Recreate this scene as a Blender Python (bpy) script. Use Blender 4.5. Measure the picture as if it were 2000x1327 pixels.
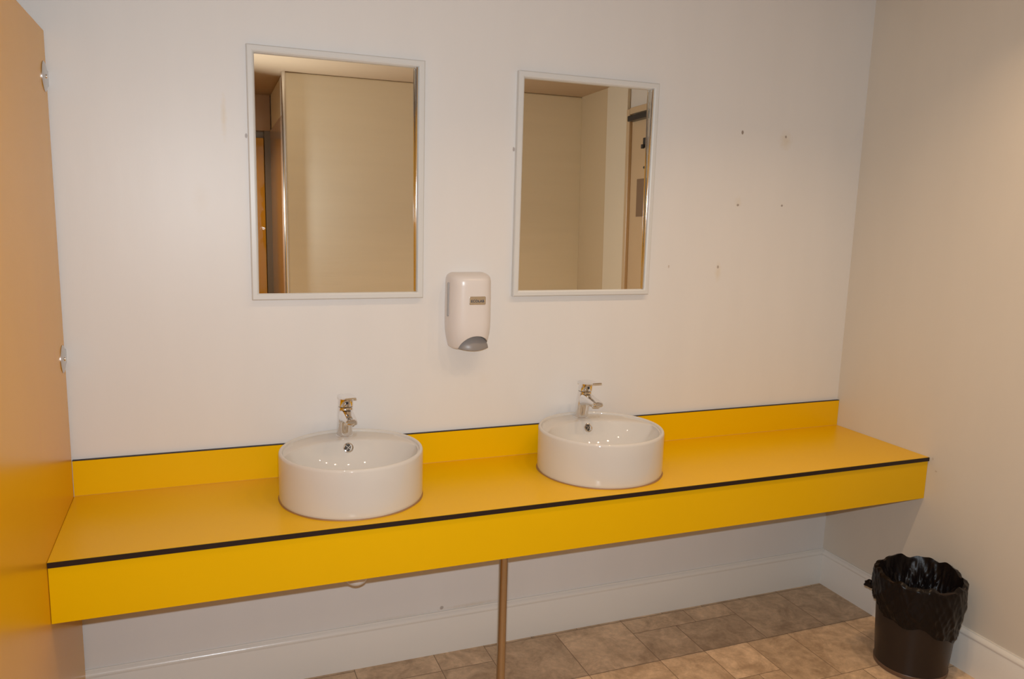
import bpy, bmesh, math, random
from mathutils import Vector, Matrix
from math import sin, cos, pi, sqrt

# ------------------------------------------------------------------ clearing
for o in list(bpy.data.objects):
    bpy.data.objects.remove(o, do_unlink=True)
C = bpy.context.scene.collection
S = bpy.context.scene
random.seed(7)

# ------------------------------------------------------------------ camera
CAM = Vector((0.3715, -2.5873, 1.6162))
YAW, PITCH, ROLL, FPX = 0.37909, -0.16343, 0.02822, 1544.9
fwd = Vector((sin(YAW) * cos(PITCH), cos(YAW) * cos(PITCH), sin(PITCH)))
rgt = Vector((cos(YAW), -sin(YAW), 0.0))
upv = rgt.cross(fwd)
r2 = rgt * cos(ROLL) + upv * sin(ROLL)
u2 = -rgt * sin(ROLL) + upv * cos(ROLL)
cd = bpy.data.cameras.new('camera')
cam = bpy.data.objects.new('camera', cd)
C.objects.link(cam)
M = Matrix((r2, u2, -fwd)).transposed().to_4x4()
M.translation = CAM
cam.matrix_world = M
cd.sensor_fit = 'HORIZONTAL'
cd.sensor_width = 36.0
cd.lens = 36.0 * FPX / 2000.0
cd.clip_start = 0.02
S.camera = cam

# ------------------------------------------------------------------ world, exposure
w = bpy.data.worlds.new('world')
S.world = w
w.use_nodes = True
w.node_tree.nodes['Background'].inputs[0].default_value = (1.0, 0.86, 0.7, 1)
w.node_tree.nodes['Background'].inputs[1].default_value = 0.02
S.view_settings.view_transform = 'Standard'
S.view_settings.look = 'None'
S.view_settings.gamma = 1.0
S.view_settings.use_curve_mapping = False
S.view_settings.exposure = 0.08

# ------------------------------------------------------------------ lights
FLASH_W = 29.5
LAMPS = [(0.40, -1.02, 0.5), (1.05, -1.02, 1.1), (1.62, -1.02, 2.2), (2.10, -1.02, 2.2), (2.58, -1.02, 2.3), (0.20, -3.10, 4.0)]      # x, y, watts; the last lamp is added to brighten the recess
H = 2.50                                    # ceiling height
fl = bpy.data.lights.new('camera_flash', 'AREA')   # the pop-up flash of the camera
fl.shape = 'RECTANGLE'; fl.size = 0.045; fl.size_y = 0.02
fl.energy = FLASH_W; fl.color = (0.90, 1.0, 1.08)
fo = bpy.data.objects.new('camera_flash', fl); C.objects.link(fo)
FM = M @ Matrix.Rotation(math.radians(9), 4, 'X') @ Matrix.Rotation(math.radians(-5), 4, 'Y'); FM.translation = CAM + u2 * 0.065 + fwd * 0.03
fo.matrix_world = FM
for lx, ly, LAMP_W in LAMPS:                        # the recessed ceiling lamps and the added one in the recess
    l = bpy.data.lights.new('ceiling_lamp_light', 'AREA')
    l.shape = 'DISK'; l.size = 0.04; l.energy = LAMP_W; l.color = (1.0, 0.69, 0.41)
    l.spread = math.radians(125)
    lo = bpy.data.objects.new('ceiling_lamp_light', l); C.objects.link(lo)
    lo.location = (lx, ly, H - 0.012)

# ------------------------------------------------------------------ materials
def mat(name, col, rough=0.5, metal=0.0, spec=0.5, coat=0.0, coat_rough=0.05, bump=0, bump_scale=40, stretch=(1, 1, 1), var=0.0, var_scale=3.0):
    m = bpy.data.materials.new(name); m.use_nodes = True
    nt = m.node_tree; b = nt.nodes['Principled BSDF']
    b.inputs['Base Color'].default_value = (*col, 1)
    b.inputs['Roughness'].default_value = rough
    b.inputs['Metallic'].default_value = metal
    b.inputs['Specular IOR Level'].default_value = spec
    b.inputs['Coat Weight'].default_value = coat
    b.inputs['Coat Roughness'].default_value = coat_rough
    if bump or var:
        tc = nt.nodes.new('ShaderNodeTexCoord')
        mp = nt.nodes.new('ShaderNodeMapping'); mp.inputs['Scale'].default_value = stretch
        nt.links.new(tc.outputs['Object'], mp.inputs['Vector'])
    if bump:
        n = nt.nodes.new('ShaderNodeTexNoise'); n.inputs['Scale'].default_value = bump_scale
        n.inputs['Detail'].default_value = 4
        nt.links.new(mp.outputs[0], n.inputs['Vector'])
        bp = nt.nodes.new('ShaderNodeBump'); bp.inputs['Strength'].default_value = bump
        bp.inputs['Distance'].default_value = 0.002
        nt.links.new(n.outputs['Fac'], bp.inputs['Height'])
        nt.links.new(bp.outputs['Normal'], b.inputs['Normal'])
    if var:
        n2 = nt.nodes.new('ShaderNodeTexNoise'); n2.inputs['Scale'].default_value = var_scale
        n2.inputs['Detail'].default_value = 3
        nt.links.new(mp.outputs[0], n2.inputs['Vector'])
        mr = nt.nodes.new('ShaderNodeMapRange')
        mr.inputs['From Min'].default_value = 0.3; mr.inputs['From Max'].default_value = 0.7
        mr.inputs['To Min'].default_value = 1 - var; mr.inputs['To Max'].default_value = 1 + var
        nt.links.new(n2.outputs['Fac'], mr.inputs['Value'])
        vm = nt.nodes.new('ShaderNodeVectorMath'); vm.operation = 'SCALE'
        vm.inputs[0].default_value = col
        nt.links.new(mr.outputs[0], vm.inputs['Scale'])
        nt.links.new(vm.outputs[0], b.inputs['Base Color'])
    return m

WALL_COL = (0.735, 0.72, 0.705)
M_wall = mat('painted_wall', WALL_COL, 0.40, spec=0.35, bump=0.25, bump_scale=9, stretch=(3, 3, 0.7), var=0.012, var_scale=2.5)
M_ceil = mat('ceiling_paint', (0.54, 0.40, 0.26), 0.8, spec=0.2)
M_trim = mat('gloss_white_trim', (0.78, 0.76, 0.72), 0.22, spec=0.45, bump=0.25, bump_scale=30, stretch=(1, 1, 1))
YEL = (0.80, 0.468, 0.0)
M_yel = mat('yellow_laminate', YEL, 0.30, spec=0.22, bump=0.03, bump_scale=400, var=0.01, var_scale=4)
M_yelpanel = mat('yellow_panel_laminate', (0.78, 0.39, 0.006), 0.27, spec=0.38, bump=0.02, bump_scale=300, var=0.03, var_scale=3, stretch=(1, 1, 0.5))
M_core = mat('black_laminate_core', (0.022, 0.012, 0.009), 0.45, spec=0.3, bump=0.1, bump_scale=100)
M_cer = mat('white_ceramic', (0.64, 0.61, 0.57), 0.04, spec=0.5)
M_chrome = mat('chrome', (0.82, 0.82, 0.83), 0.07, metal=1.0)
M_chrome_dark = mat('dark_metal', (0.05, 0.05, 0.055), 0.3, metal=0.6)
M_steel = mat('brushed_steel', (0.62, 0.61, 0.60), 0.3, metal=1.0)
M_post = mat('chrome_with_floor_tint', (0.50, 0.40, 0.28), 0.26, metal=1.0)  # chrome tube, with the orange floor's reflection put into the colour
M_mirror = mat('mirror_silver', (0.92, 0.91, 0.87), 0.0, metal=1.0)
M_frame = mat('mirror_frame_white', (0.66, 0.665, 0.655), 0.3, spec=0.4)
M_plastic = mat('white_plastic', (0.72, 0.68, 0.66), 0.28, spec=0.45)
M_greyplastic = mat('grey_plastic', (0.27, 0.25, 0.24), 0.35, spec=0.4)
M_slot = mat('grey_window_plastic', (0.36, 0.36, 0.37), 0.25, spec=0.5)
M_gap = mat('dark_gap', (0.05, 0.045, 0.04), 0.6)
M_badge = mat('silver_badge', (0.72, 0.68, 0.62), 0.22, metal=0.9)
M_ink = mat('badge_lettering', (0.03, 0.05, 0.09), 0.4)
M_bucket = mat('smoky_brown_plastic', (0.028, 0.019, 0.015), 0.30, spec=0.28, bump=0.03, bump_scale=60)
M_bag = mat('black_bin_bag', (0.007, 0.005, 0.005), 0.33, spec=0.2, bump=0.4, bump_scale=55)
M_seal = mat('sealant_bead', (0.33, 0.17, 0.06), 0.5)
M_pvc = mat('white_waste_pipe', (0.75, 0.74, 0.72), 0.3)
M_doorpaint = mat('cream_door_paint', (0.55, 0.40, 0.24), 0.35, spec=0.4, var=0.03)
M_greyframe = mat('grey_door_frame', (0.30, 0.28, 0.26), 0.3, spec=0.5)
M_notice = mat('brown_notice_board', (0.20, 0.12, 0.06), 0.6)
M_tan = mat('tan_lining', (0.66, 0.47, 0.33), 0.12, spec=0.5)
M_lens = bpy.data.materials.new('lamp_lens'); M_lens.use_nodes = True
_b = M_lens.node_tree.nodes['Principled BSDF']
_b.inputs['Base Color'].default_value = (1, 0.9, 0.75, 1)
_b.inputs['Emission Color'].default_value = (1, 0.75, 0.45, 1)
_b.inputs['Emission Strength'].default_value = 6.0

def marks(m, spots, axis=('X', 'Z')):
    """small stains and screw holes with a shape of their own; spots: (a, b, ra, rb, colour, strength, hardness)"""
    nt = m.node_tree; b = nt.nodes['Principled BSDF']
    tc = nt.nodes.new('ShaderNodeTexCoord')
    sx = nt.nodes.new('ShaderNodeSeparateXYZ'); nt.links.new(tc.outputs['Object'], sx.inputs[0])
    nz = nt.nodes.new('ShaderNodeTexNoise'); nz.inputs['Scale'].default_value = 60
    nt.links.new(tc.outputs['Object'], nz.inputs['Vector'])
    if b.inputs['Base Color'].links:
        cur = b.inputs['Base Color'].links[0].from_socket
    else:
        rgb = nt.nodes.new('ShaderNodeRGB'); rgb.outputs[0].default_value = b.inputs['Base Color'].default_value
        cur = rgb.outputs[0]
    for (a, c, ra, rb, col, st, hard) in spots:
        cx = nt.nodes.new('ShaderNodeCombineXYZ')
        for sock, cc, rr, k in (('X', a, ra, 0), ('Y', c, rb, 1)):
            s = nt.nodes.new('ShaderNodeMath'); s.operation = 'SUBTRACT'
            nt.links.new(sx.outputs[axis[k]], s.inputs[0]); s.inputs[1].default_value = cc
            d = nt.nodes.new('ShaderNodeMath'); d.operation = 'DIVIDE'
            nt.links.new(s.outputs[0], d.inputs[0]); d.inputs[1].default_value = rr
            nt.links.new(d.outputs[0], cx.inputs[sock])
        ln = nt.nodes.new('ShaderNodeVectorMath'); ln.operation = 'LENGTH'
        nt.links.new(cx.outputs[0], ln.inputs[0])
        ad = nt.nodes.new('ShaderNodeMath'); ad.operation = 'MULTIPLY_ADD'
        nt.links.new(nz.outputs['Fac'], ad.inputs[0]); ad.inputs[1].default_value = 0.9
        nt.links.new(ln.outputs['Value'], ad.inputs[2])
        mr = nt.nodes.new('ShaderNodeMapRange')
        mr.inputs['From Min'].default_value = 1.45; mr.inputs['From Max'].default_value = 1.45 * hard
        mr.inputs['To Min'].default_value = 0; mr.inputs['To Max'].default_value = st
        nt.links.new(ad.outputs[0], mr.inputs['Value'])
        mx = nt.nodes.new('ShaderNodeMix'); mx.data_type = 'RGBA'
        nt.links.new(mr.outputs[0], mx.inputs['Factor'])
        nt.links.new(cur, mx.inputs['A']); mx.inputs['B'].default_value = (*col, 1)
        cur = mx.outputs['Result']
    nt.links.new(cur, b.inputs['Base Color'])

# ------------------------------------------------------------------ mesh helpers
def finish(name, bm, m, parent=None, smooth=False, bevel=0, bseg=2, angle=35):
    bmesh.ops.remove_doubles(bm, verts=bm.verts[:], dist=1e-6)
    bmesh.ops.recalc_face_normals(bm, faces=bm.faces[:])
    me = bpy.data.meshes.new(name)
    if smooth:
        for f in bm.faces: f.smooth = True
    bm.to_mesh(me); bm.free()
    if m is not None: me.materials.append(m)
    if smooth:
        me.set_sharp_from_angle(angle=math.radians(angle))
    o = bpy.data.objects.new(name, me); C.objects.link(o)
    if parent is not None:
        o.parent = parent
    if bevel:
        bv = o.modifiers.new('bevel', 'BEVEL'); bv.width = bevel; bv.segments = bseg
        bv.limit_method = 'ANGLE'; bv.angle_limit = math.radians(40)
    return o

def nb(): return bmesh.new()

def add_box(bm, x0, x1, y0, y1, z0, z1):
    vs = [bm.verts.new(p) for p in ((x0, y0, z0), (x1, y0, z0), (x1, y1, z0), (x0, y1, z0),
                                    (x0, y0, z1), (x1, y0, z1), (x1, y1, z1), (x0, y1, z1))]
    for f in ((0, 3, 2, 1), (4, 5, 6, 7), (0, 1, 5, 4), (1, 2, 6, 5), (2, 3, 7, 6), (3, 0, 4, 7)):
        bm.faces.new([vs[i] for i in f])
    return bm

def box(*a): return add_box(nb(), *a)

def add_lathe(bm, prof, cx=0, cy=0, seg=64, cap0=False, cap1=False, mtx=None, rmod=None):
    rings = []
    for k, (r, z) in enumerate(prof):
        ring = []
        for i in range(seg):
            t = 2 * pi * i / seg
            rr, zz = (r, z) if rmod is None else rmod(k, t, r, z)
            p = Vector((rr * cos(t), rr * sin(t), zz))
            if mtx is not None: p = mtx @ p
            ring.append(bm.verts.new((p.x + cx, p.y + cy, p.z)))
        rings.append(ring)
    for a, b in zip(rings, rings[1:]):
        for i in range(seg):
            j = (i + 1) % seg
            bm.faces.new((a[i], a[j], b[j], b[i]))
    if cap0: bm.faces.new(rings[0][::-1])
    if cap1: bm.faces.new(rings[-1])
    return bm

def add_loft(bm, sections, closed=True, cap=True):
    rings = [[bm.verts.new(p) for p in s] for s in sections]
    n = len(rings[0])
    for a, b in zip(rings, rings[1:]):
        for i in range(n if closed else n - 1):
            j = (i + 1) % n
            bm.faces.new((a[i], a[j], b[j], b[i]))
    if cap:
        bm.faces.new(rings[0][::-1]); bm.faces.new(rings[-1])
    return bm

def add_prism_x(bm, prof, x0, x1):
    """profile of (y, z) extruded along x"""
    return add_loft(bm, [[(x0, y, z) for y, z in prof], [(x1, y, z) for y, z in prof]])

def add_prism_y(bm, prof, y0, y1):
    return add_loft(bm, [[(x, y0, z) for x, z in prof], [(x, y1, z) for x, z in prof]])

def boolean(o, cutter, op='DIFFERENCE'):
    md = o.modifiers.new('b', 'BOOLEAN'); md.operation = op; md.object = cutter; md.solver = 'EXACT'
    bpy.context.view_layer.update()
    dg = bpy.context.evaluated_depsgraph_get()
    me = bpy.data.meshes.new_from_object(o.evaluated_get(dg))
    o.modifiers.clear(); old = o.data; o.data = me
    bpy.data.meshes.remove(old)

def empty(name, label, cat, loc, group=None):
    o = bpy.data.objects.new(name, None); C.objects.link(o)
    o.location = loc; o.empty_display_size = 0.05
    o['label'] = label; o['category'] = cat
    if group: o['group'] = group
    return o

def tag(o, label, cat, group=None):
    o['label'] = label; o['category'] = cat
    if group: o['group'] = group
    return o

def struct(o):
    o['kind'] = 'structure'; return o

def part(o, p):
    """parent keeping world coordinates (p has location only)"""
    o.parent = p
    o.location = o.location - p.location
    return o

def copy_thing(root, loc, label):
    r = root.copy(); C.objects.link(r); r.location = loc; r['label'] = label
    for ch in root.children:
        c = ch.copy(); C.objects.link(c); c.parent = r
        for g in ch.children:
            d = g.copy(); C.objects.link(d); d.parent = c
    return r

# ------------------------------------------------------------------ the room
W, D, ZC = 2.929, 0.486, 0.730
XL, YF, YR = -1.30, -2.60, -3.62             # left wall, opposite wall, back of its recess
XR = 0.886                                   # right-hand corner of that recess

DARK = (0.16, 0.10, 0.07); STAIN = (0.62, 0.50, 0.30); CHIP = (0.45, 0.36, 0.28)
M_wback = M_wall.copy(); M_wback.name = 'painted_wall_with_screw_holes'
marks(M_wback, [
    (2.538, 1.912, .035, .045, STAIN, .35, .35), (2.262, 1.395, .018, .045, STAIN, .30, .35),
    (2.333, 1.668, .02, .025, STAIN, .22, .35), (0.456, 1.865, .010, .075, (0.66, 0.50, 0.26), .30, .45),
    (0.385, 1.62, .03, .06, STAIN, .10, .35), (1.30, 1.02, .03, .03, STAIN, .08, .35),
    (1.28, 0.163, .16, .010, (0.55, 0.45, 0.30), .35, .4), (0.95, 0.161, .22, .006, (0.55, 0.45, 0.30), .25, .4),
    (2.330, 1.932, .0065, .009, DARK, .75, .75), (2.538, 1.926, .0055, .006, DARK, .6, .75),
    (2.333, 1.656, .006, .005, DARK, .6, .75), (2.545, 1.660, .0055, .0055, DARK, .65, .75),
    (2.036, 1.417, .004, .007, CHIP, .6, .75), (2.260, 1.415, .0055, .0065, DARK, .55, .75),
    (0.518, 1.813, .004, .008, DARK, .6, .75), (1.389, 1.818, .005, .009, DARK, .55, .75),
    (1.155, 0.170, .008, .008, DARK, .5, .75)])
T = 0.12
struct(finish('wall_back', box(XL - T, W + T, 0, T, 0, H), M_wback))
M_wright = mat('wall_with_warm_light_tint', (0.665, 0.61, 0.53), 0.5, spec=0.25, bump=0.25, bump_scale=9, stretch=(3, 3, 0.7), var=0.012, var_scale=2.5)  # warm cast of the light on this wall is mixed into its paint
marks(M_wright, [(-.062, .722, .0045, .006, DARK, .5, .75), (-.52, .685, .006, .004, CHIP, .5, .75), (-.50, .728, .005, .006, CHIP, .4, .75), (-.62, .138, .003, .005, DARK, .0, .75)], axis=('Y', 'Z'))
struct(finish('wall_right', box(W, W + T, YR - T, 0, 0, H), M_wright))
struct(finish('wall_left', box(XL - T, XL, YR - T, 0, 0, H), M_wall))
bm = box(XR, W, YF - 0.10 - 0.77, YF, 0, H)   # opposite wall, solid beside the recess
M_cream = mat('cream_wall_panel', (0.92, 0.87, 0.73), 0.5, spec=0.3, bump=0.2, bump_scale=10, stretch=(.6, 1, 6), var=.015)
struct(finish('wall_front', bm, M_cream, bevel=0.012, bseg=4))
struct(finish('wall_recess', box(XL - T, W + T, YR - T, YR, 0, H), M_wall))
struct(finish('ceiling', box(XL - T, W + T, YR - T, T, H, H + 0.1), M_ceil))

# floor: vinyl printed as stone slabs of mixed sizes
def build_floor():
    U = 0.0965; ox, oy = 0.832, -0.030
    x0i, x1i = -24, 23; y0i, y1i = 0, 40
    occ = {}
    tiles = []
    pre = [(0, -1, 3, 2), (3, -1, 2, 2), (5, 0, 3, 3), (8, 0, 3, 3), (11, 1, 2, 2), (13, 1, 3, 2), (16, 0, 3, 3), (19, 0, 3, 3), (3, 1, 2, 2), (0, 1, 3, 3),
           (11, 0, 3, 1), (14, 0, 2, 1), (8, 3, 3, 2), (11, 3, 2, 2), (13, 3, 2, 2), (15, 3, 2, 3), (17, 3, 3, 3), (20, 3, 2, 2), (5, 3, 3, 3)]
    def put(x, y, a, b):
        for i in range(x, x + a):
            for j in range(y, y + b): occ[(i, j)] = 1
        tiles.append((x, y, a, b))
    for t in pre: put(*t)
    rnd = random.Random(5)
    opts = [(3, 3), (3, 2), (2, 3), (2, 2), (2, 2), (3, 3), (2, 1), (1, 2)]
    for y in range(-1, y1i):
        for x in range(x0i, x1i):
            if (x, y) in occ: continue
            c = opts[:]; rnd.shuffle(c)
            for a, b in c + [(1, 1)]:
                if all((i, j) not in occ for i in range(x, x + a) for j in range(y, y + b)):
                    put(x, y, a, b); break
    bm = nb()
    lay = bm.loops.layers.color.new('tone')
    g = 0.0012
    # the seams: one sheet below the printed slabs
    def quad(x0, x1, y0, y1, z, col):
        vs = [bm.verts.new(p) for p in ((x0, y0, z), (x1, y0, z), (x1, y1, z), (x0, y1, z))]
        f = bm.faces.new(vs)
        for lp in f.loops: lp[lay] = col
    def clampx(v): return max(XL - .05, min(W + .05, v))
    def clampy(v): return max(YR - .05, min(0.05, v))
    quad(XL - .05, W + .05, YR - .05, 0.05, -0.0008, (0.0, 0.0, 0, 1))
    for (x, y, a, b) in tiles:
        xa, xb = clampx(ox + x * U + g), clampx(ox + (x + a) * U - g)
        ya, yb = clampy(oy - (y + b) * U + g), clampy(oy - y * U - g)
        if xb - xa < .004 or yb - ya < .004: continue
        quad(xa, xb, ya, yb, 0.0, (rnd.uniform(.35, 1), rnd.random(), rnd.random(), 1))
    me = bpy.data.meshes.new('floor'); bm.to_mesh(me); bm.free()
    m = bpy.data.materials.new('stone_look_vinyl'); m.use_nodes = True
    nt = m.node_tree; b = nt.nodes['Principled BSDF']
    at = nt.nodes.new('ShaderNodeVertexColor'); at.layer_name = 'tone'
    sp = nt.nodes.new('ShaderNodeSeparateColor'); nt.links.new(at.outputs[0], sp.inputs[0])
    tc = nt.nodes.new('ShaderNodeTexCoord')
    off = nt.nodes.new('ShaderNodeVectorMath'); off.operation = 'MULTIPLY_ADD'
    nt.links.new(at.outputs[0], off.inputs[0]); off.inputs[1].default_value = (7, 13, 5)
    nt.links.new(tc.outputs['Object'], off.inputs[2])
    n1 = nt.nodes.new('ShaderNodeTexNoise'); n1.inputs['Scale'].default_value = 9; n1.inputs['Detail'].default_value = 8; n1.inputs['Roughness'].default_value = .65; n1.inputs['Distortion'].default_value = .8
    nt.links.new(off.outputs[0], n1.inputs['Vector'])
    n2 = nt.nodes.new('ShaderNodeTexNoise'); n2.inputs['Scale'].default_value = 45; n2.inputs['Detail'].default_value = 6; n2.inputs['Roughness'].default_value = .7
    nt.links.new(off.outputs[0], n2.inputs['Vector'])
    r1 = nt.nodes.new('ShaderNodeValToRGB')
    r1.color_ramp.elements[0].position = .36; r1.color_ramp.elements[0].color = (0.50, 0.345, 0.215, 1)
    r1.color_ramp.elements[1].position = .62; r1.color_ramp.elements[1].color = (0.80, 0.58, 0.38, 1)
    nt.links.new(n1.outputs['Fac'], r1.inputs[0])
    mr = nt.nodes.new('ShaderNodeMapRange'); mr.inputs['From Min'].default_value = .3; mr.inputs['From Max'].default_value = .7
    mr.inputs['To Min'].default_value = .80; mr.inputs['To Max'].default_value = 1.1
    nt.links.new(n2.outputs['Fac'], mr.inputs['Value'])
    mt = nt.nodes.new('ShaderNodeMapRange'); mt.inputs['To Min'].default_value = .76; mt.inputs['To Max'].default_value = 1.06
    nt.links.new(sp.outputs[0], mt.inputs['Value'])
    mu = nt.nodes.new('ShaderNodeMath'); mu.operation = 'MULTIPLY'
    nt.links.new(mr.outputs[0], mu.inputs[0]); nt.links.new(mt.outputs[0], mu.inputs[1])
    sc = nt.nodes.new('ShaderNodeVectorMath'); sc.operation = 'SCALE'
    nt.links.new(r1.outputs[0], sc.inputs[0]); nt.links.new(mu.outputs[0], sc.inputs['Scale'])
    nt.links.new(sc.outputs[0], b.inputs['Base Color'])
    b.inputs['Roughness'].default_value = .38; b.inputs['Specular IOR Level'].default_value = .35
    bp = nt.nodes.new('ShaderNodeBump'); bp.inputs['Strength'].default_value = .15; bp.inputs['Distance'].default_value = .002
    nt.links.new(n2.outputs['Fac'], bp.inputs['Height']); nt.links.new(bp.outputs[0], b.inputs['Normal'])
    me.materials.append(m)
    me.materials.append(mat('floor_seam', (.24, .16, .10), .6))
    me.polygons[0].material_index = 1
    o = bpy.data.objects.new('floor', me); C.objects.link(o)
    return struct(o)
build_floor()

# skirting with a moulded top
BH = 0.158
prof = [(0, 0), (-.018, 0), (-.018, .130), (-.0165, .1325), (-.0165, .136), (-.0185, .139), (-.0180, .144), (-.013, .151), (-.0065, .1545), (-.006, BH), (0, BH)]
struct(finish('baseboard_back', add_prism_x(nb(), prof, -0.20, W), M_trim, smooth=True, angle=50))
bm = nb()
add_loft(bm, [[(W + y, yy, z) for y, z in prof] for yy in (-.018, YF)])
struct(finish('baseboard_right', bm, M_trim, smooth=True, angle=50))
bm = nb()
add_loft(bm, [[(xx, YF - y, z) for y, z in prof] for xx in (XR + .02, W - .018)])
struct(finish('baseboard_front', bm, M_trim, smooth=True, angle=50))

# the rest of the room, as the mirrors show it
struct(finish('trim_1', add_lathe(nb(), [(.015, .0), (.015, H)], XR + .004, YF - .004, 20), mat('polished_corner_bead', (.85, .84, .82), .2, metal=1), smooth=True))
struct(finish('trim_6', box(W - .010, W, YF, -2.20, BH, H), mat('tan_boarding', (0.58, 0.45, 0.28), .45)))
struct(finish('trim_2', box(W - .022, W, -2.20, -1.93, 0, H), mat('pale_boxing', (0.70, 0.61, 0.46), .4), bevel=.004))
dr = struct(finish('door_1', box(W - .010, W, -1.885, -1.02, 0, 2.27), M_doorpaint, bevel=.003))
part(finish('door_frame', box(W - .030, W, -1.925, -1.885, 0, 2.32), M_doorpaint, bevel=.004), dr)
bm = box(W - .030, W, -1.885, -1.0, 2.285, 2.325)
part(finish('door_header', bm, M_doorpaint, bevel=.004), dr)
part(finish('door_closer', box(W - .055, W - .010, -1.87, -1.60, 2.238, 2.272), M_chrome_dark, bevel=.004), dr)
hk = nb(); add_box(hk, W - .030, W - .010, -1.715, -1.690, 2.065, 2.125); add_box(hk, W - .045, W - .030, -1.712, -1.694, 2.06, 2.085)
part(finish('door_hook', hk, M_chrome_dark, bevel=.002), dr)
bm = nb(); add_lathe(bm, [(.0, 0), (.008, 0), (.007, .008), (0, .010)], seg=16, mtx=Matrix.Rotation(-pi / 2, 4, 'Y'))
o = finish('door_stud', bm, M_chrome_dark, smooth=True); o.location = (W - .010, -1.715, 1.95); part(o, dr)
nbd = tag(finish('notice', box(W - .0125, W - .0102, -1.80, -1.40, 1.655, 1.885), M_notice), 'dark brown notice fixed to the door seen in the right-hand mirror', 'notice')
# doorway at the back of the recess
d2 = struct(finish('door_2', box(-.835, 0, -.04, 0, 0.005, 2.2), mat('glossy_yellow_door', (.85, .46, .05), .02, spec=.8, bump=.35, bump_scale=7), bevel=.003))
d2.location = (0.838, YR + .075, 0); d2.rotation_euler = (0, 0, math.radians(4.2))
fr = nb(); add_box(fr, .842, XR, YR, YR + .09, 0, 2.25)
struct(finish('trim_3', fr, M_greyframe, bevel=.004))
struct(finish('trim_4', box(-.05, XR, YR, YR + .09, 2.25, H), M_tan))
struct(finish('trim_5', box(XR - .004, XR, YR + .09, YF - .03, 0.0, 2.25), M_tan))

# ------------------------------------------------------------------ cubicle partition
PT = 2.061
pa = empty('cubicle_partition', 'tall yellow laminate cubicle partition standing at the left end of the vanity', 'partition', (-0.009, -0.9, 0.12))
M_pm = M_yelpanel
marks(M_pm, [(-.35, 1.30, .05, .10, (.80, .36, .01), .35, .3), (-.18, 1.19, .02, .06, (.75, .33, .01), .35, .3), (-.45, 1.05, .02, .09, (.78, .34, .01), .25, .3)], axis=('Y', 'Z'))
o = part(finish('panel', box(-.018, 0, -1.85, -.012, .12, PT), M_pm, bevel=.0015), pa)
for zz in (1.935, 1.157):
    bmb = nb()
    # domed round plate on the panel face with a small foot reaching the wall
    mt = Matrix.Translation((0, -.052, zz)) @ Matrix.Rotation(pi / 2, 4, 'Y')
    add_lathe(bmb, [(.040, .0004), (.0400, .0016), (.036, .0034), (.024, .0046), (0, .0052)], seg=40, mtx=mt)
    add_box(bmb, .0004, .003, -.020, -.0005, zz - .020, zz + .020)
    br = part(finish('bracket', bmb, M_steel, smooth=True), pa); br['label'] = 'silver wall bracket'
    sc = nb()
    add_lathe(sc, [(0, .0), (.0065, .0), (.006, .003), (0, .0035)], seg=18, mtx=Matrix.Translation((.005, -.052, zz)) @ Matrix.Rotation(pi / 2, 4, 'Y'))
    s = finish('screw', sc, M_chrome, smooth=True); s.parent = br
    s.location = (0, 0, 0)
for yy in (-.35, -1.6):                     # feet under the raised panel
    f = nb(); add_lathe(f, [(.028, 0), (.028, .006), (.010, .012), (.010, .12)], -.009, yy, 24, cap0=True, cap1=True)
    part(finish('foot', f, M_steel, smooth=True), pa)

# ------------------------------------------------------------------ vanity top
va = empty('vanity_counter', 'long bright yellow laminate vanity counter with black edges running between partition and wall', 'counter', (W / 2, -.24, 0))
TK = .014
wt = part(finish('worktop', box(0.001, W - .001, -D + .002, -.0005, ZC - TK, ZC), M_yel), va)
def pch(nm, bm, m, p, root, **k):
    o = finish(nm, bm, m, **k); o.parent = p
    o.location = -Vector(root.location) - (p.location if p is not root else Vector((0, 0, 0)))
    return o
o = finish('edge_band', box(0.001, W - .001, -D - .001, -D + .002, ZC - TK - .0005, ZC - .0008), M_core); o.parent = wt; o['label'] = 'black front edge'
us = part(finish('upstand', box(.001, W - .001, -.012, -.0005, ZC + .0003, ZC + .1092), M_yel), va)
o = finish('edge_band', box(0.001, W - .001, -.0121, -.0005, ZC + .1092, ZC + .1112), M_core); o.parent = us; o['label'] = 'black top edge'
part(finish('fascia', box(.001, W - .001, -D + .004, -D + .017, ZC - .1640, ZC - TK - .0006), M_yel, bevel=.0006), va)
part(finish('batten', box(.02, W - .02, -.040, -.0005, ZC - .06, ZC - TK), mat('pine_batten', (.45, .30, .16), .6)), va)
PX, PY = 1.214, -.455
bm = nb(); add_lathe(bm, [(.030, 0.0005), (.030, .005), (.0145, .010), (.0135, .012), (.0135, ZC - TK)], PX, PY, 32, cap0=True)
o = part(finish('support_leg', bm, M_post, smooth=True), va); o['label'] = 'slim chrome tube leg with the floor reflection in its colour'
# silicone line where the upstand meets the worktop
bm = nb(); add_prism_x(bm, [(-.012, ZC), (-.0138, ZC), (-.012, ZC + .0018)], .001, W - .001)
part(finish('sealant', bm, mat('yellowish_sealant', (.62, .32, .02), .5)), va)

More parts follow.
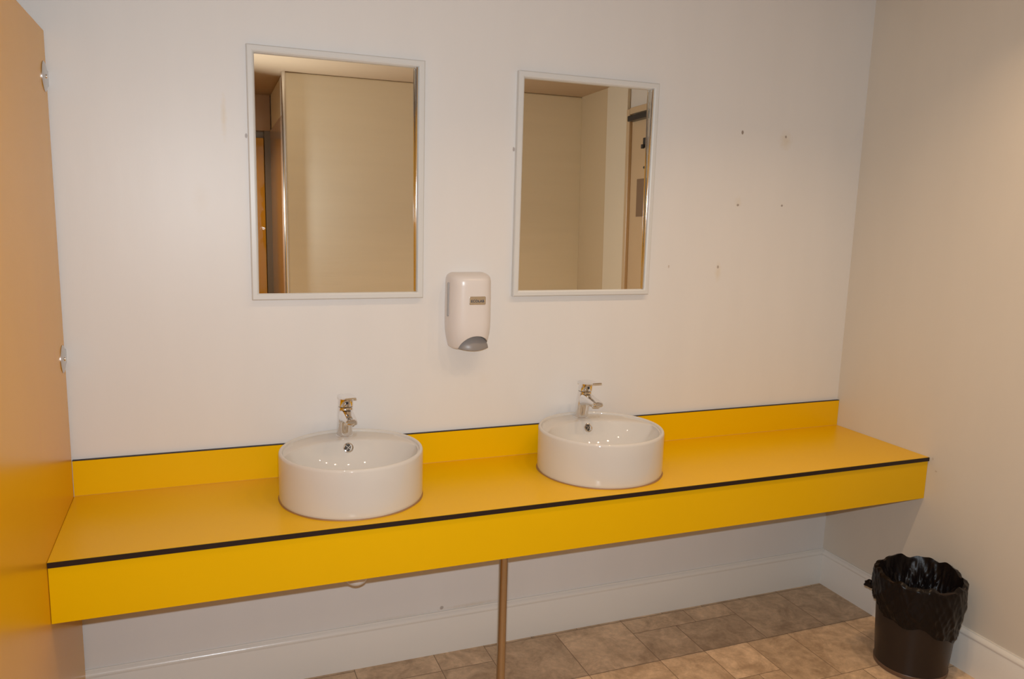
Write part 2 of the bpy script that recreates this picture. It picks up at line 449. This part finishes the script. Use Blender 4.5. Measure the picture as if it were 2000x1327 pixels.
# ------------------------------------------------------------------ wash basins
RB, HB = 0.2175, 0.150
def basin(loc, label, trap_z):
    root = empty('wash_basin', label, 'basin', loc, 'round white wash basins on the yellow counter')
    top = HB
    NS = 128
    ecx, ecy, ea, eb = 0.0, -.040, .2035, .163
    def e_pt(t, s): return ecx + ea * s * cos(t), ecy + eb * s * sin(t)
    def zin(s):      # bowl height for ellipse parameter s
        return top - .014 - .112 * (1 - s ** 3.3)
    bm = nb(); rings = []
    # outside: from the foot up
    for r, z in ((RB - .012, .0005), (RB - .003, .0008), (RB - .0008, .004), (RB, .012), (RB, .05), (RB, .10), (RB, top - .010), (RB - .0006, top - .0065), (RB - .0020, top - .0032), (RB - .0042, top - .0010), (RB - .0068, top), (RB - .0094, top - .0010), (RB - .0115, top - .0032), (RB - .0126, top - .0058), (RB - .0130, top - .0085)):
        rings.append([(r * cos(2 * pi * i / NS), r * sin(2 * pi * i / NS), z) for i in range(NS)])
    ri = RB - .0130
    outer = []; inner = []
    for i in range(NS):
        t = 2 * pi * i / NS
        # matching point of the bowl's ellipse, kept inside the rim
        ex, ey = ecx + ea * cos(t), ecy + eb * sin(t)
        rr = sqrt(ex * ex + ey * ey)
        if rr > ri - .004:
            ex *= (ri - .004) / rr; ey *= (ri - .004) / rr
        inner.append((ex, ey))
    for f in (.35, .65, .85, .95):
        ring = []
        for i in range(NS):
            t = 2 * pi * i / NS
            ox_, oy_ = ri * cos(t), ri * sin(t)
            x = ox_ * (1 - f) + inner[i][0] * f; y = oy_ * (1 - f) + inner[i][1] * f
            g = sqrt((ox_ - inner[i][0]) ** 2 + (oy_ - inner[i][1]) ** 2)
            z = top - .008 - min(g, .05) * .05 * f - (.0018 if f > .9 else 0)
            ring.append((x, y, z))
        rings.append(ring)
    for s in (1.0, .985, .97, .95, .92, .88, .83, .77, .70, .62, .53, .43, .33, .23, .14, .075):
        z = zin(s) if s < 1 else top - .0135
        rings.append([(ecx + (inner[i][0] - ecx) * s, ecy + (inner[i][1] - ecy) * s, z) for i in range(NS)])
    add_loft(bm, rings, cap=False)
    bowl = finish('bowl', bm, M_cer, root, smooth=True, angle=80)
    # chrome overflow ring on the back wall of the bowl
    s = .935
    z = zin(s); y = ecy + eb * s
    dz = (zin(.99) - zin(.90)) / (eb * .09)
    nrm = Vector((0, -dz, 1)).normalized()
    q = nrm.to_track_quat('Z', 'Y').to_matrix().to_4x4()
    mt = Matrix.Translation(Vector((.009, y + .001, z)) + nrm * .0012) @ q @ Matrix.Scale(1.3, 4)
    bm = nb(); add_lathe(bm, [(.0125, -.003), (.0130, .0008), (.0118, .0026), (.0098, .0030), (.0088, .0018), (.0085, -.003)], seg=40, mtx=mt)
    ov = finish('overflow_ring', bm, M_chrome, bowl, smooth=True)
    bm = nb(); add_lathe(bm, [(.0092, .0002), (.0, .0002)], seg=28, mtx=mt)
    finish('overflow_hole', bm, M_gap, ov)
    bm = nb()
    for k in range(2):
        mk = mt @ Matrix.Rotation(pi / 4 + k * pi / 2, 4, 'Z')
        sb = nb(); add_box(sb, -.0088, .0088, -.0007, .0007, .0002, .0010)
        for v in sb.verts: v.co = mk @ v.co
        tmp = bpy.data.meshes.new('t'); sb.to_mesh(tmp); sb.free(); bm.from_mesh(tmp); bpy.data.meshes.remove(tmp)
    finish('overflow_cross', bm, M_steel, ov)
    bm = nb(); add_lathe(bm, [(.031, zin(.14) - .001), (.031, zin(.14) + .002), (.024, zin(.14) + .003), (.020, zin(.14) + .001), (0, zin(.14) + .0015)], ecx, ecy, 40)
    finish('drain', bm, M_chrome, bowl, smooth=True)
    # brown sealant line round the foot
    bm = nb(); add_lathe(bm, [(RB - .006, .0), (RB + .0026, .0003), (RB + .0012, .0028), (RB - .004, .0036)], seg=96, rmod=lambda k, t, r, zz: (r + (.0008 * sin(5 * t) + .0006 * sin(11 * t + 1)) * (k in (1, 2)), zz))
    finish('sealant_ring', bm, M_seal, bowl, smooth=True)
    return root

def trap(loc, zb, label):
    root = empty('waste_trap', label, 'pipe', loc, 'waste traps under the basins')
    zt = ZC - TK - loc[2]
    bm = nb(); add_lathe(bm, [(0, zb), (.012, zb + .001), (.022, zb + .004), (.030, zb + .010), (.034, zb + .022), (.034, zb + .075), (.026, zb + .085), (.018, zb + .09), (.018, zt)], seg=32)
    finish('bottle', bm, M_pvc, root, smooth=True)
    bm = nb()
    n = 16
    add_loft(bm, [[(.016 * cos(2 * pi * i / n), yy, zb + .105 + .016 * sin(2 * pi * i / n)) for i in range(n)] for yy in (0, -loc[1] - .0005)], cap=False)
    finish('outlet_pipe', bm, M_pvc, root, smooth=True)
    return root

B1 = (0.790, -0.2325, ZC); B2 = (1.651, -0.2325, ZC)
basin(B1, 'left round white ceramic basin, its tap to the left of the soap dispenser', .39)
basin(B2, 'right round white ceramic basin, below and right of the soap dispenser', .44)
trap((B1[0] + .012, B1[1], 0),   .429, 'white waste trap under the counter below the left basin, barely showing')
trap((B2[0], B2[1], 0), .47, 'white waste trap hidden under the counter below the right basin')

# ------------------------------------------------------------------ taps
def tap(loc, label):
    root = empty('mixer_tap', label, 'tap', loc, 'chrome mixer taps on the basins')
    lean = .25                              # body leans forward
    def sec(z, rx, ry, dy=0, n=28, pw=2.3):
        out = []
        for i in range(n):
            t = 2 * pi * i / n
            c, s = cos(t), sin(t)
            x = rx * abs(c) ** (2 / pw) * (1 if c >= 0 else -1)
            y = ry * abs(s) ** (2 / pw) * (1 if s >= 0 else -1)
            out.append((x, y - lean * z + dy, z))
        return out
    bm = nb()
    add_loft(bm, [sec(0, .0270, .0270), sec(.003, .0270, .0270), sec(.004, .0255, .0255), sec(.05, .0242, .0242), sec(.100, .0240, .0250), sec(.104, .0228, .0238)])
    body = finish('body', bm, M_chrome, root, smooth=True, angle=30)
    # spout: leaves the body and reaches forward, thinning to the mouth
    def ssec(y, z, w_, h_, tilt=0, n=24, pw=3.0):
        out = []
        for i in range(n):
            t = 2 * pi * i / n
            c, s = cos(t), sin(t)
            x = w_ * abs(c) ** (2 / pw) * (1 if c >= 0 else -1)
            v = h_ * abs(s) ** (2 / pw) * (1 if s >= 0 else -1)
            out.append((x, y + v * sin(tilt), z + v * cos(tilt)))
        return out
    bm = nb()
    add_loft(bm, [ssec(-.014, .072, .0205, .0265), ssec(-.038, .0755, .0226, .0245), ssec(-.062, .0790, .0218, .0190),
                  ssec(-.094, .0800, .0205, .0130, -.1), ssec(-.120, .0800, .0195, .0095, -.2), ssec(-.134, .0795, .0180, .0070, -.3), ssec(-.138, .0790, .0150, .0045, -.3)])
    finish('spout', bm, M_chrome, body, smooth=True, angle=40)
    bm = nb(); mt = Matrix.Translation((0, -.114, .0750)) @ Matrix.Rotation(-.15, 4, 'X')
    add_lathe(bm, [(.0130, .0), (.0130, -.008), (.0112, -.010), (.0100, -.007)], seg=28, mtx=mt)
    ae = finish('aerator', bm, M_chrome, body, smooth=True)
    bm = nb(); add_lathe(bm, [(.0102, -.008), (0, -.008)], seg=24, mtx=mt)
    finish('aerator_mesh', bm, M_chrome_dark, ae)
    bm = nb(); add_loft(bm, [sec(.1035, .0212, .0220), sec(.1070, .0212, .0220)])
    finish('joint_ring', bm, M_chrome_dark, body)
    # lever: round cap that flows into a flat blade
    bm = nb()
    add_loft(bm, [sec(.1065, .0234, .0244), sec(.110, .0240, .0250), sec(.132, .0236, .0246), sec(.136, .0215, .0228)])
    lv = finish('lever_cap', bm, M_chrome, root, smooth=True, angle=35)
    def bsec(y, z, w_, h_): return [(-w_, y, z - h_), (-w_ * .5, y, z - h_ * 1.15), (w_ * .5, y, z - h_ * 1.15), (w_, y, z - h_), (w_, y, z + h_ * .6), (w_ * .6, y, z + h_), (-w_ * .6, y, z + h_), (-w_, y, z + h_ * .6)]
    bm = nb()
    add_loft(bm, [bsec(-.004, .132, .0200, .0050), bsec(-.014, .136, .0236, .0062), bsec(-.035, .139, .0240, .0062), bsec(-.065, .1425, .0228, .0050), bsec(-.100, .1475, .0212, .0036), bsec(-.116, .1505, .0195, .0027), bsec(-.121, .1512, .0170, .0018)])
    finish('lever_blade', bm, M_chrome, lv, smooth=True, angle=40)
    bm = nb()
    add_lathe(bm, [(0, 0), (.0045, 0), (.004, .0012), (0, .0016)], seg=16, mtx=Matrix.Translation((0, -.0555, .121)) @ Matrix.Rotation(pi / 2, 4, 'X'))
    finish('indicator', bm, M_chrome_dark, lv, smooth=True)
    return root
TZ = ZC + HB - .0098
tap((.796, -.062, TZ), 'chrome mixer tap on the back ledge of the left basin')
tap((1.656, -.062, TZ), 'chrome mixer tap on the back ledge of the right basin')

# ------------------------------------------------------------------ mirrors
MW, MH = .5463, .7637
def mirror(x0, zt, label):
    root = empty('wall_mirror', label, 'mirror', (x0 + MW / 2, 0, zt - MH), 'white framed mirrors above the basins')
    fw, dp = .0225, .022
    # frame profile (distance in from the outer edge, depth from the wall)
    pr = [(0, 0), (0, dp - .003), (.003, dp), (.015, dp), (.019, dp - .002), (fw, dp - .009), (fw, 0)]
    hw, hh = MW / 2, MH
    loops = []
    corners = [(-1, 0), (1, 0), (1, 1), (-1, 1)]
    bm = nb()
    rings = []
    for sx, sz in corners:
        rings.append([bm.verts.new((sx * (hw - a), -b - .0003, (a if sz == 0 else hh - a))) for a, b in pr])
    n = len(pr)
    for k in range(4):
        A, B = rings[k], rings[(k + 1) % 4]
        for i in range(n):
            j = (i + 1) % n
            bm.faces.new((A[i], A[j], B[j], B[i]))
    finish('frame', bm, M_frame, root)
    # glass, very slightly tipped back in its frame
    bm = nb(); t = .0090
    a = hw - fw + .004
    y0 = -.0165; y1 = -.0125 + t
    z0, z1 = fw - .004, hh - fw + .004
    vs = [bm.verts.new(p) for p in ((-a, y0, z0), (a, y0, z0), (a, y1, z1), (-a, y1, z1), (-a, y0 + .004, z0), (a, y0 + .004, z0), (a, y1 + .004, z1), (-a, y1 + .004, z1))]
    for f in ((0, 1, 2, 3), (7, 6, 5, 4), (0, 4, 5, 1), (1, 5, 6, 2), (2, 6, 7, 3), (3, 7, 4, 0)): bm.faces.new([vs[i] for i in f])
    finish('glass', bm, M_mirror, root)
    bm = nb(); add_lathe(bm, [(.0042, fw), (.0042, hh - fw)], hw - fw - .0042, -.0195, 20, cap0=True, cap1=True)
    o = finish('edge_strip', bm, M_chrome, root, smooth=True); o['label'] = 'thin chrome strip along the right side'
    return root
mirror(.5224, 2.0775, 'white framed wall mirror on the left, above the left basin')
mirror(1.3936, 2.0774, 'white framed wall mirror on the right, above the right basin')

# ------------------------------------------------------------------ soap dispenser
def dispenser():
    x0, x1, z0, z1, dp = 1.153, 1.301, 1.139, 1.399, .092
    cx = (x0 + x1) / 2
    root = empty('soap_dispenser', 'white plastic soap dispenser on the wall between the two mirrors', 'soap dispenser', (cx, 0, z0))
    Hh = z1 - z0
    def sec(f, front=True):
        # f 0..1 height; half width and depth vary
        z = z0 + Hh * f
        hw = .0765
        d = dp
        # shoulders
        if f > .90:
            k = (f - .90) / .10; hw -= .014 * k ** 2.6; d -= .030 * k ** 2.2
        if f < .30:
            k = (.30 - f) / .30; hw -= .013 * k ** 1.7; d -= .022 * k ** 2.0
        hw *= 1 - .035 * (2 * f - 1) ** 2
        pts = []
        n = 40
        for i in range(n + 1):
            a = pi * i / n
            c, s = cos(a), sin(a)
            pw = 3.3
            x = hw * abs(c) ** (2 / pw) * (1 if c >= 0 else -1)
            y = -d * abs(s) ** (2 / 3.0)
            # front face bows out
            pts.append((x, min(y, -.0004) if i not in (0, n) else -.0004, z - z0))
        return pts
    fs = [0, .004, .012, .025, .05, .09, .14, .2, .28, .38, .5, .62, .74, .84, .90, .935, .96, .975, .985, .993, .998, 1.0]
    secs = []
    for f in fs:
        s = sec(f)
        # round the top and bottom edges
        k = 0
        if f > .96: k = 1 - sqrt(max(0, 1 - ((f - .96) / .04) ** 2))
        if f < .03: k = max(k, 1 - sqrt(max(0, 1 - ((.03 - f) / .03) ** 2)))
        secs.append([(x * (1 - .16 * k), y * (1 - .22 * k) if y < -.001 else y, z) for x, y, z in s])
    bm = nb(); add_loft(bm, secs)
    cover = finish('cover', bm, M_plastic, root)
    # scooped opening at the foot of the front
    cb = nb()
    n = 48
    ocx, ocz, orx, orz = .011, .000, .0570, .049
    add_loft(cb, [[(ocx + orx * cos(2 * pi * i / n), yy, ocz + orz * sin(2 * pi * i / n)) for i in range(n)] for yy in (-.2, -.040)])
    cut = finish('cut', cb, None, root)
    boolean(cover, cut)
    bpy.data.objects.remove(cut, do_unlink=True)
    for p in cover.data.polygons: p.use_smooth = True
    cover.data.set_sharp_from_angle(angle=math.radians(38))
    if not cover.data.materials: cover.data.materials.append(M_plastic)
    # dark gap and grey push lever filling the opening
    bm = nb()
    def lens(rx, rz, y_out, bulge, zc):
        rows = []
        m_, n_ = 10, 48
        for k in range(m_ + 1):
            r = k / m_
            rows.append([(ocx + rx * r * cos(2 * pi * i / n_), y_out - bulge * (1 - r * r), zc + rz * r * sin(2 * pi * i / n_)) for i in range(n_)])
        return rows
    rows = lens(.0563, .0482, -.046, .0, ocz)
    for r in rows:
        r[:] = [(x, y, max(z, .003)) for x, y, z in r]
    add_loft(bm, rows, cap=False)
    finish('recess', bm, M_gap, root, smooth=True)
    bm = nb()
    rows = lens(.0550, .0455, -.052, .022, ocz)
    for r in rows:
        r[:] = [(x, y, max(z, -.006 * (1 - (min(1, abs(x - ocx) / .0550)) ** 2) + .002)) for x, y, z in r]
    add_loft(bm, rows, cap=False)
    o = finish('push_lever', bm, M_greyplastic, root, smooth=True, angle=60); o['label'] = 'grey push lever'
    # window slot in the left side
    bm = nb()
    xs = -.0768
    pts = []
    for i in range(24):
        a = 2 * pi * i / 24
        yy = -.036 + .0055 * cos(a); zz = .170 + (.052 if sin(a) > 0 else -.052 if sin(a) < 0 else 0) + .0055 * sin(a)
        pts.append((yy, zz))
    add_loft(bm, [[(xs + .006, y, z) for y, z in pts], [(xs - .0012, y, z) for y, z in pts]])
    o = finish('level_window', bm, M_slot, root); o['label'] = 'narrow grey window slot'
    # badge with lettering
    bm = nb()
    pts = []
    bw, bh, br = .0290, .0140, .004
    for (sx, sz, a0) in ((1, -1, -pi / 2), (1, 1, 0), (-1, 1, pi / 2), (-1, -1, pi)):
        for k in range(6):
            a = a0 + k * pi / 10
            pts.append((sx * (bw - br) + br * cos(a), sz * (bh - br) + br * sin(a)))
    bcx, bcz = .010, .171
    add_loft(bm, [[(bcx + x, -dp + .002, bcz + z) for x, z in pts], [(bcx + x, -dp - .0010, bcz + z) for x, z in pts], [(bcx + x * .95, -dp - .0014, bcz + z * .92) for x, z in pts]])
    bd = finish('badge', bm, M_badge, root); bd['label'] = 'silver name badge'
    cu = bpy.data.curves.new('lettering', 'FONT'); cu.body = 'ECOLAB'; cu.size = .0118; cu.align_x = 'CENTER'; cu.align_y = 'CENTER'; cu.extrude = .0002; cu.offset = .0003; cu.space_character = 1.08
    to = bpy.data.objects.new('t', cu); C.objects.link(to)
    bpy.context.view_layer.update()
    me = bpy.data.meshes.new_from_object(to.evaluated_get(bpy.context.evaluated_depsgraph_get()))
    bpy.data.objects.remove(to, do_unlink=True)
    me.transform(Matrix.Translation((bcx, -dp - .0016, bcz - .0022)) @ Matrix.Rotation(pi / 2, 4, 'X'))
    me.materials.clear(); me.materials.append(M_ink); me.name = 'lettering'
    lo = bpy.data.objects.new('lettering', me); C.objects.link(lo); lo.parent = bd
dispenser()

# ------------------------------------------------------------------ waste bin and its bag
BX, BY = 2.764, -.640
RBt, RTp, HBn = .122, .142, .352
def bin_():
    root = empty('waste_bin', 'dark smoky plastic waste bin on the floor beneath the right end of the counter', 'bin', (BX, BY, 0))
    def rad(z): return RBt + (RTp - RBt) * z / HBn
    bm = nb()
    add_lathe(bm, [(0, .004), (RBt - .012, .004), (RBt - .010, .0), (RBt - .002, .0), (RBt, .004), (rad(.018), .018), (rad(.022) - .0015, .022), (rad(.10), .10), (rad(.2), .2), (rad(HBn) - .001, HBn - .02), (rad(HBn) + .005, HBn - .015), (rad(HBn) + .005, HBn - .002), (rad(HBn) + .002, HBn), (rad(HBn) - .003, HBn - .003), (rad(.2) - .004, .2), (rad(.02) - .004, .012), (0, .008)], seg=96)
    finish('bucket', bm, M_bucket, root, smooth=True, angle=40)
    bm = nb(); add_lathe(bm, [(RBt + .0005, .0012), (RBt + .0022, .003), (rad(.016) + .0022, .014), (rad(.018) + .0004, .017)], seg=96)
    o = finish('base_reflection_band', bm, mat('bin_base_floor_reflection', (.13, .075, .045), .35), root, smooth=True); o['label'] = 'paler brown band round the foot, a painted reflection of the floor'  # translucent foot: the floor's reflection is put into a paler colour
bin_()
def bag():
    rnd = random.Random(3)
    ph = [rnd.uniform(0, 6.28) for _ in range(40)]
    def wob(t, z, a):
        v = 0
        for k, (f, fz) in enumerate(((3, 9), (5, 23), (8, -31), (13, 40), (19, -60), (29, 75), (41, 90))):
            v += sin(f * t + fz * z * 1.3 + ph[k] + 1.3 * sin(2 * t + ph[k + 7] + 14 * z)) / (1 + .32 * k)
        return a * v
    def fold(t, z, a):     # sharp creases
        v = 0
        for k, (f, fz) in enumerate(((7, 18), (11, -26), (17, 34), (26, -30))):
            s = sin(f * t + fz * z + ph[k + 14] + .9 * sin(3 * t + ph[k + 20]))
            v += (1 - abs(s)) ** 2.2 / (1 + .4 * k)
        return a * v
    R0 = RTp
    prof = []                     # inside, from the sagging middle to the rim, then the outer skirt
    ns_in = 34; ns_out = 26
    for k in range(ns_in + 1):
        f = k / ns_in
        if f < .45:
            r = .006 + (.098) * (f / .45); z = .222 + .022 * (f / .45) ** 2
            kind = 0
        else:
            g = (f - .45) / .55
            r = .104 + .036 * g ** .8; z = .244 + (HBn + .004 - .244) * g
            kind = 1
        prof.append((kind, r, z, f))
    for k in range(1, ns_out + 1):
        g = k / ns_out
        prof.append((2, R0 + .0085 - .004 * g, HBn + .004 - g * .170, g))
    seg = 240
    rings = []
    def rimz(t):
        return .013 * sin(t - 1.9) ** 2 * (.5 + .5 * sin(t + .6)) + .007 * sin(5 * t + 1) * .5 + .005 * sin(9 * t + 2.2) + .003 * sin(17 * t)
    for kind, r, z, f in prof:
        ring = []
        for i in range(seg):
            t = 2 * pi * i / seg
            if kind == 0:
                rr = r; zz = z + wob(t, r * 9, .008) * min(1, r / .05) + fold(t, r * 7, .020) * min(1, r / .04)
            elif kind == 1:
                g = (f - .45) / .55
                rr = r + wob(t, z, .0022) * (1 - .5 * g) - fold(t, z, .010) * (1 - g) - .002
                zz = z + rimz(t) * g ** 2
                rr = min(rr, RBt + (RTp - RBt) * min(zz, HBn) / HBn - .005 + (.010 if g > .97 else 0))
            else:
                low = .99 + .20 * sin(t + 2.2) + .06 * sin(4 * t + 1) + .04 * sin(9 * t)   # skirt hangs lower on the right
                zz = HBn + .004 + rimz(t) * (1 - f) - f * .170 * low
                base = RBt + (RTp - RBt) * min(zz, HBn) / HBn
                puff = .007 * sin(pi * min(1, f * 1.1)) + .0035
                rr = base + puff + .0035 * (1 - f) + abs(wob(t, z, .0016)) + fold(t, z * 1.6, .0050) * (.35 + f * .6)
                if f > .93: rr = base + .004 + fold(t, z * 1.6, .003)
            ring.append((rr * cos(t), rr * sin(t), zz))
        rings.append(ring)
    # close the sagging middle
    bm = nb(); add_loft(bm, rings, cap=False)
    bm.verts.ensure_lookup_table()
    bm.faces.new([bm.verts[i] for i in range(seg)][::-1])
    # gathered knot of spare bag on the left
    kn = nb(); bmesh.ops.create_uvsphere(kn, u_segments=24, v_segments=16, radius=1)
    for v in kn.verts:
        c = v.co.copy(); n_ = 1 + .16 * sin(4 * c.x + 3 * c.z) * sin(3 * c.y + 2 * c.z) + .07 * sin(8 * c.z + 3 * c.x)
        v.co = Vector((c.x * .020 * n_, c.y * .020 * n_, c.z * .016 * n_)) + Vector((-.101, .124, .272))
    tmp = bpy.data.meshes.new('k'); kn.to_mesh(tmp); kn.free(); bm.from_mesh(tmp); bpy.data.meshes.remove(tmp)
    o = finish('bin_bag', bm, M_bag, smooth=True, angle=60)
    o.location = (BX, BY, 0)
    tag(o, 'crumpled black bag lining the waste bin and folded over its rim', 'bag')
bag()

# ------------------------------------------------------------------ ceiling lamps and the added recess lamp
first = None
names = ['recessed round ceiling lamp nearest the yellow partition', 'recessed round ceiling lamp second from the yellow partition', 'recessed round ceiling lamp above the right basin', 'recessed round ceiling lamp second from the right wall', 'recessed round ceiling lamp nearest the right wall', 'added round ceiling lamp that brightens the doorway recess behind the camera']
for (lx, ly, _w), lab in zip(LAMPS, names):
    if first is None:
        first = empty('ceiling_lamp', lab, 'lamp', (lx, ly, H), 'recessed ceiling lamps')
        bm = nb(); add_lathe(bm, [(.048, -.004), (.050, -.010), (.066, -.008), (.072, -.0005)], seg=40)
        finish('bezel', bm, M_frame, first, smooth=True)
        bm = nb(); add_lathe(bm, [(.0485, -.003), (0, -.003)], seg=40)
        finish('lamp_lens', bm, M_lens, first)
    else:
        copy_thing(first, (lx, ly, H), lab)
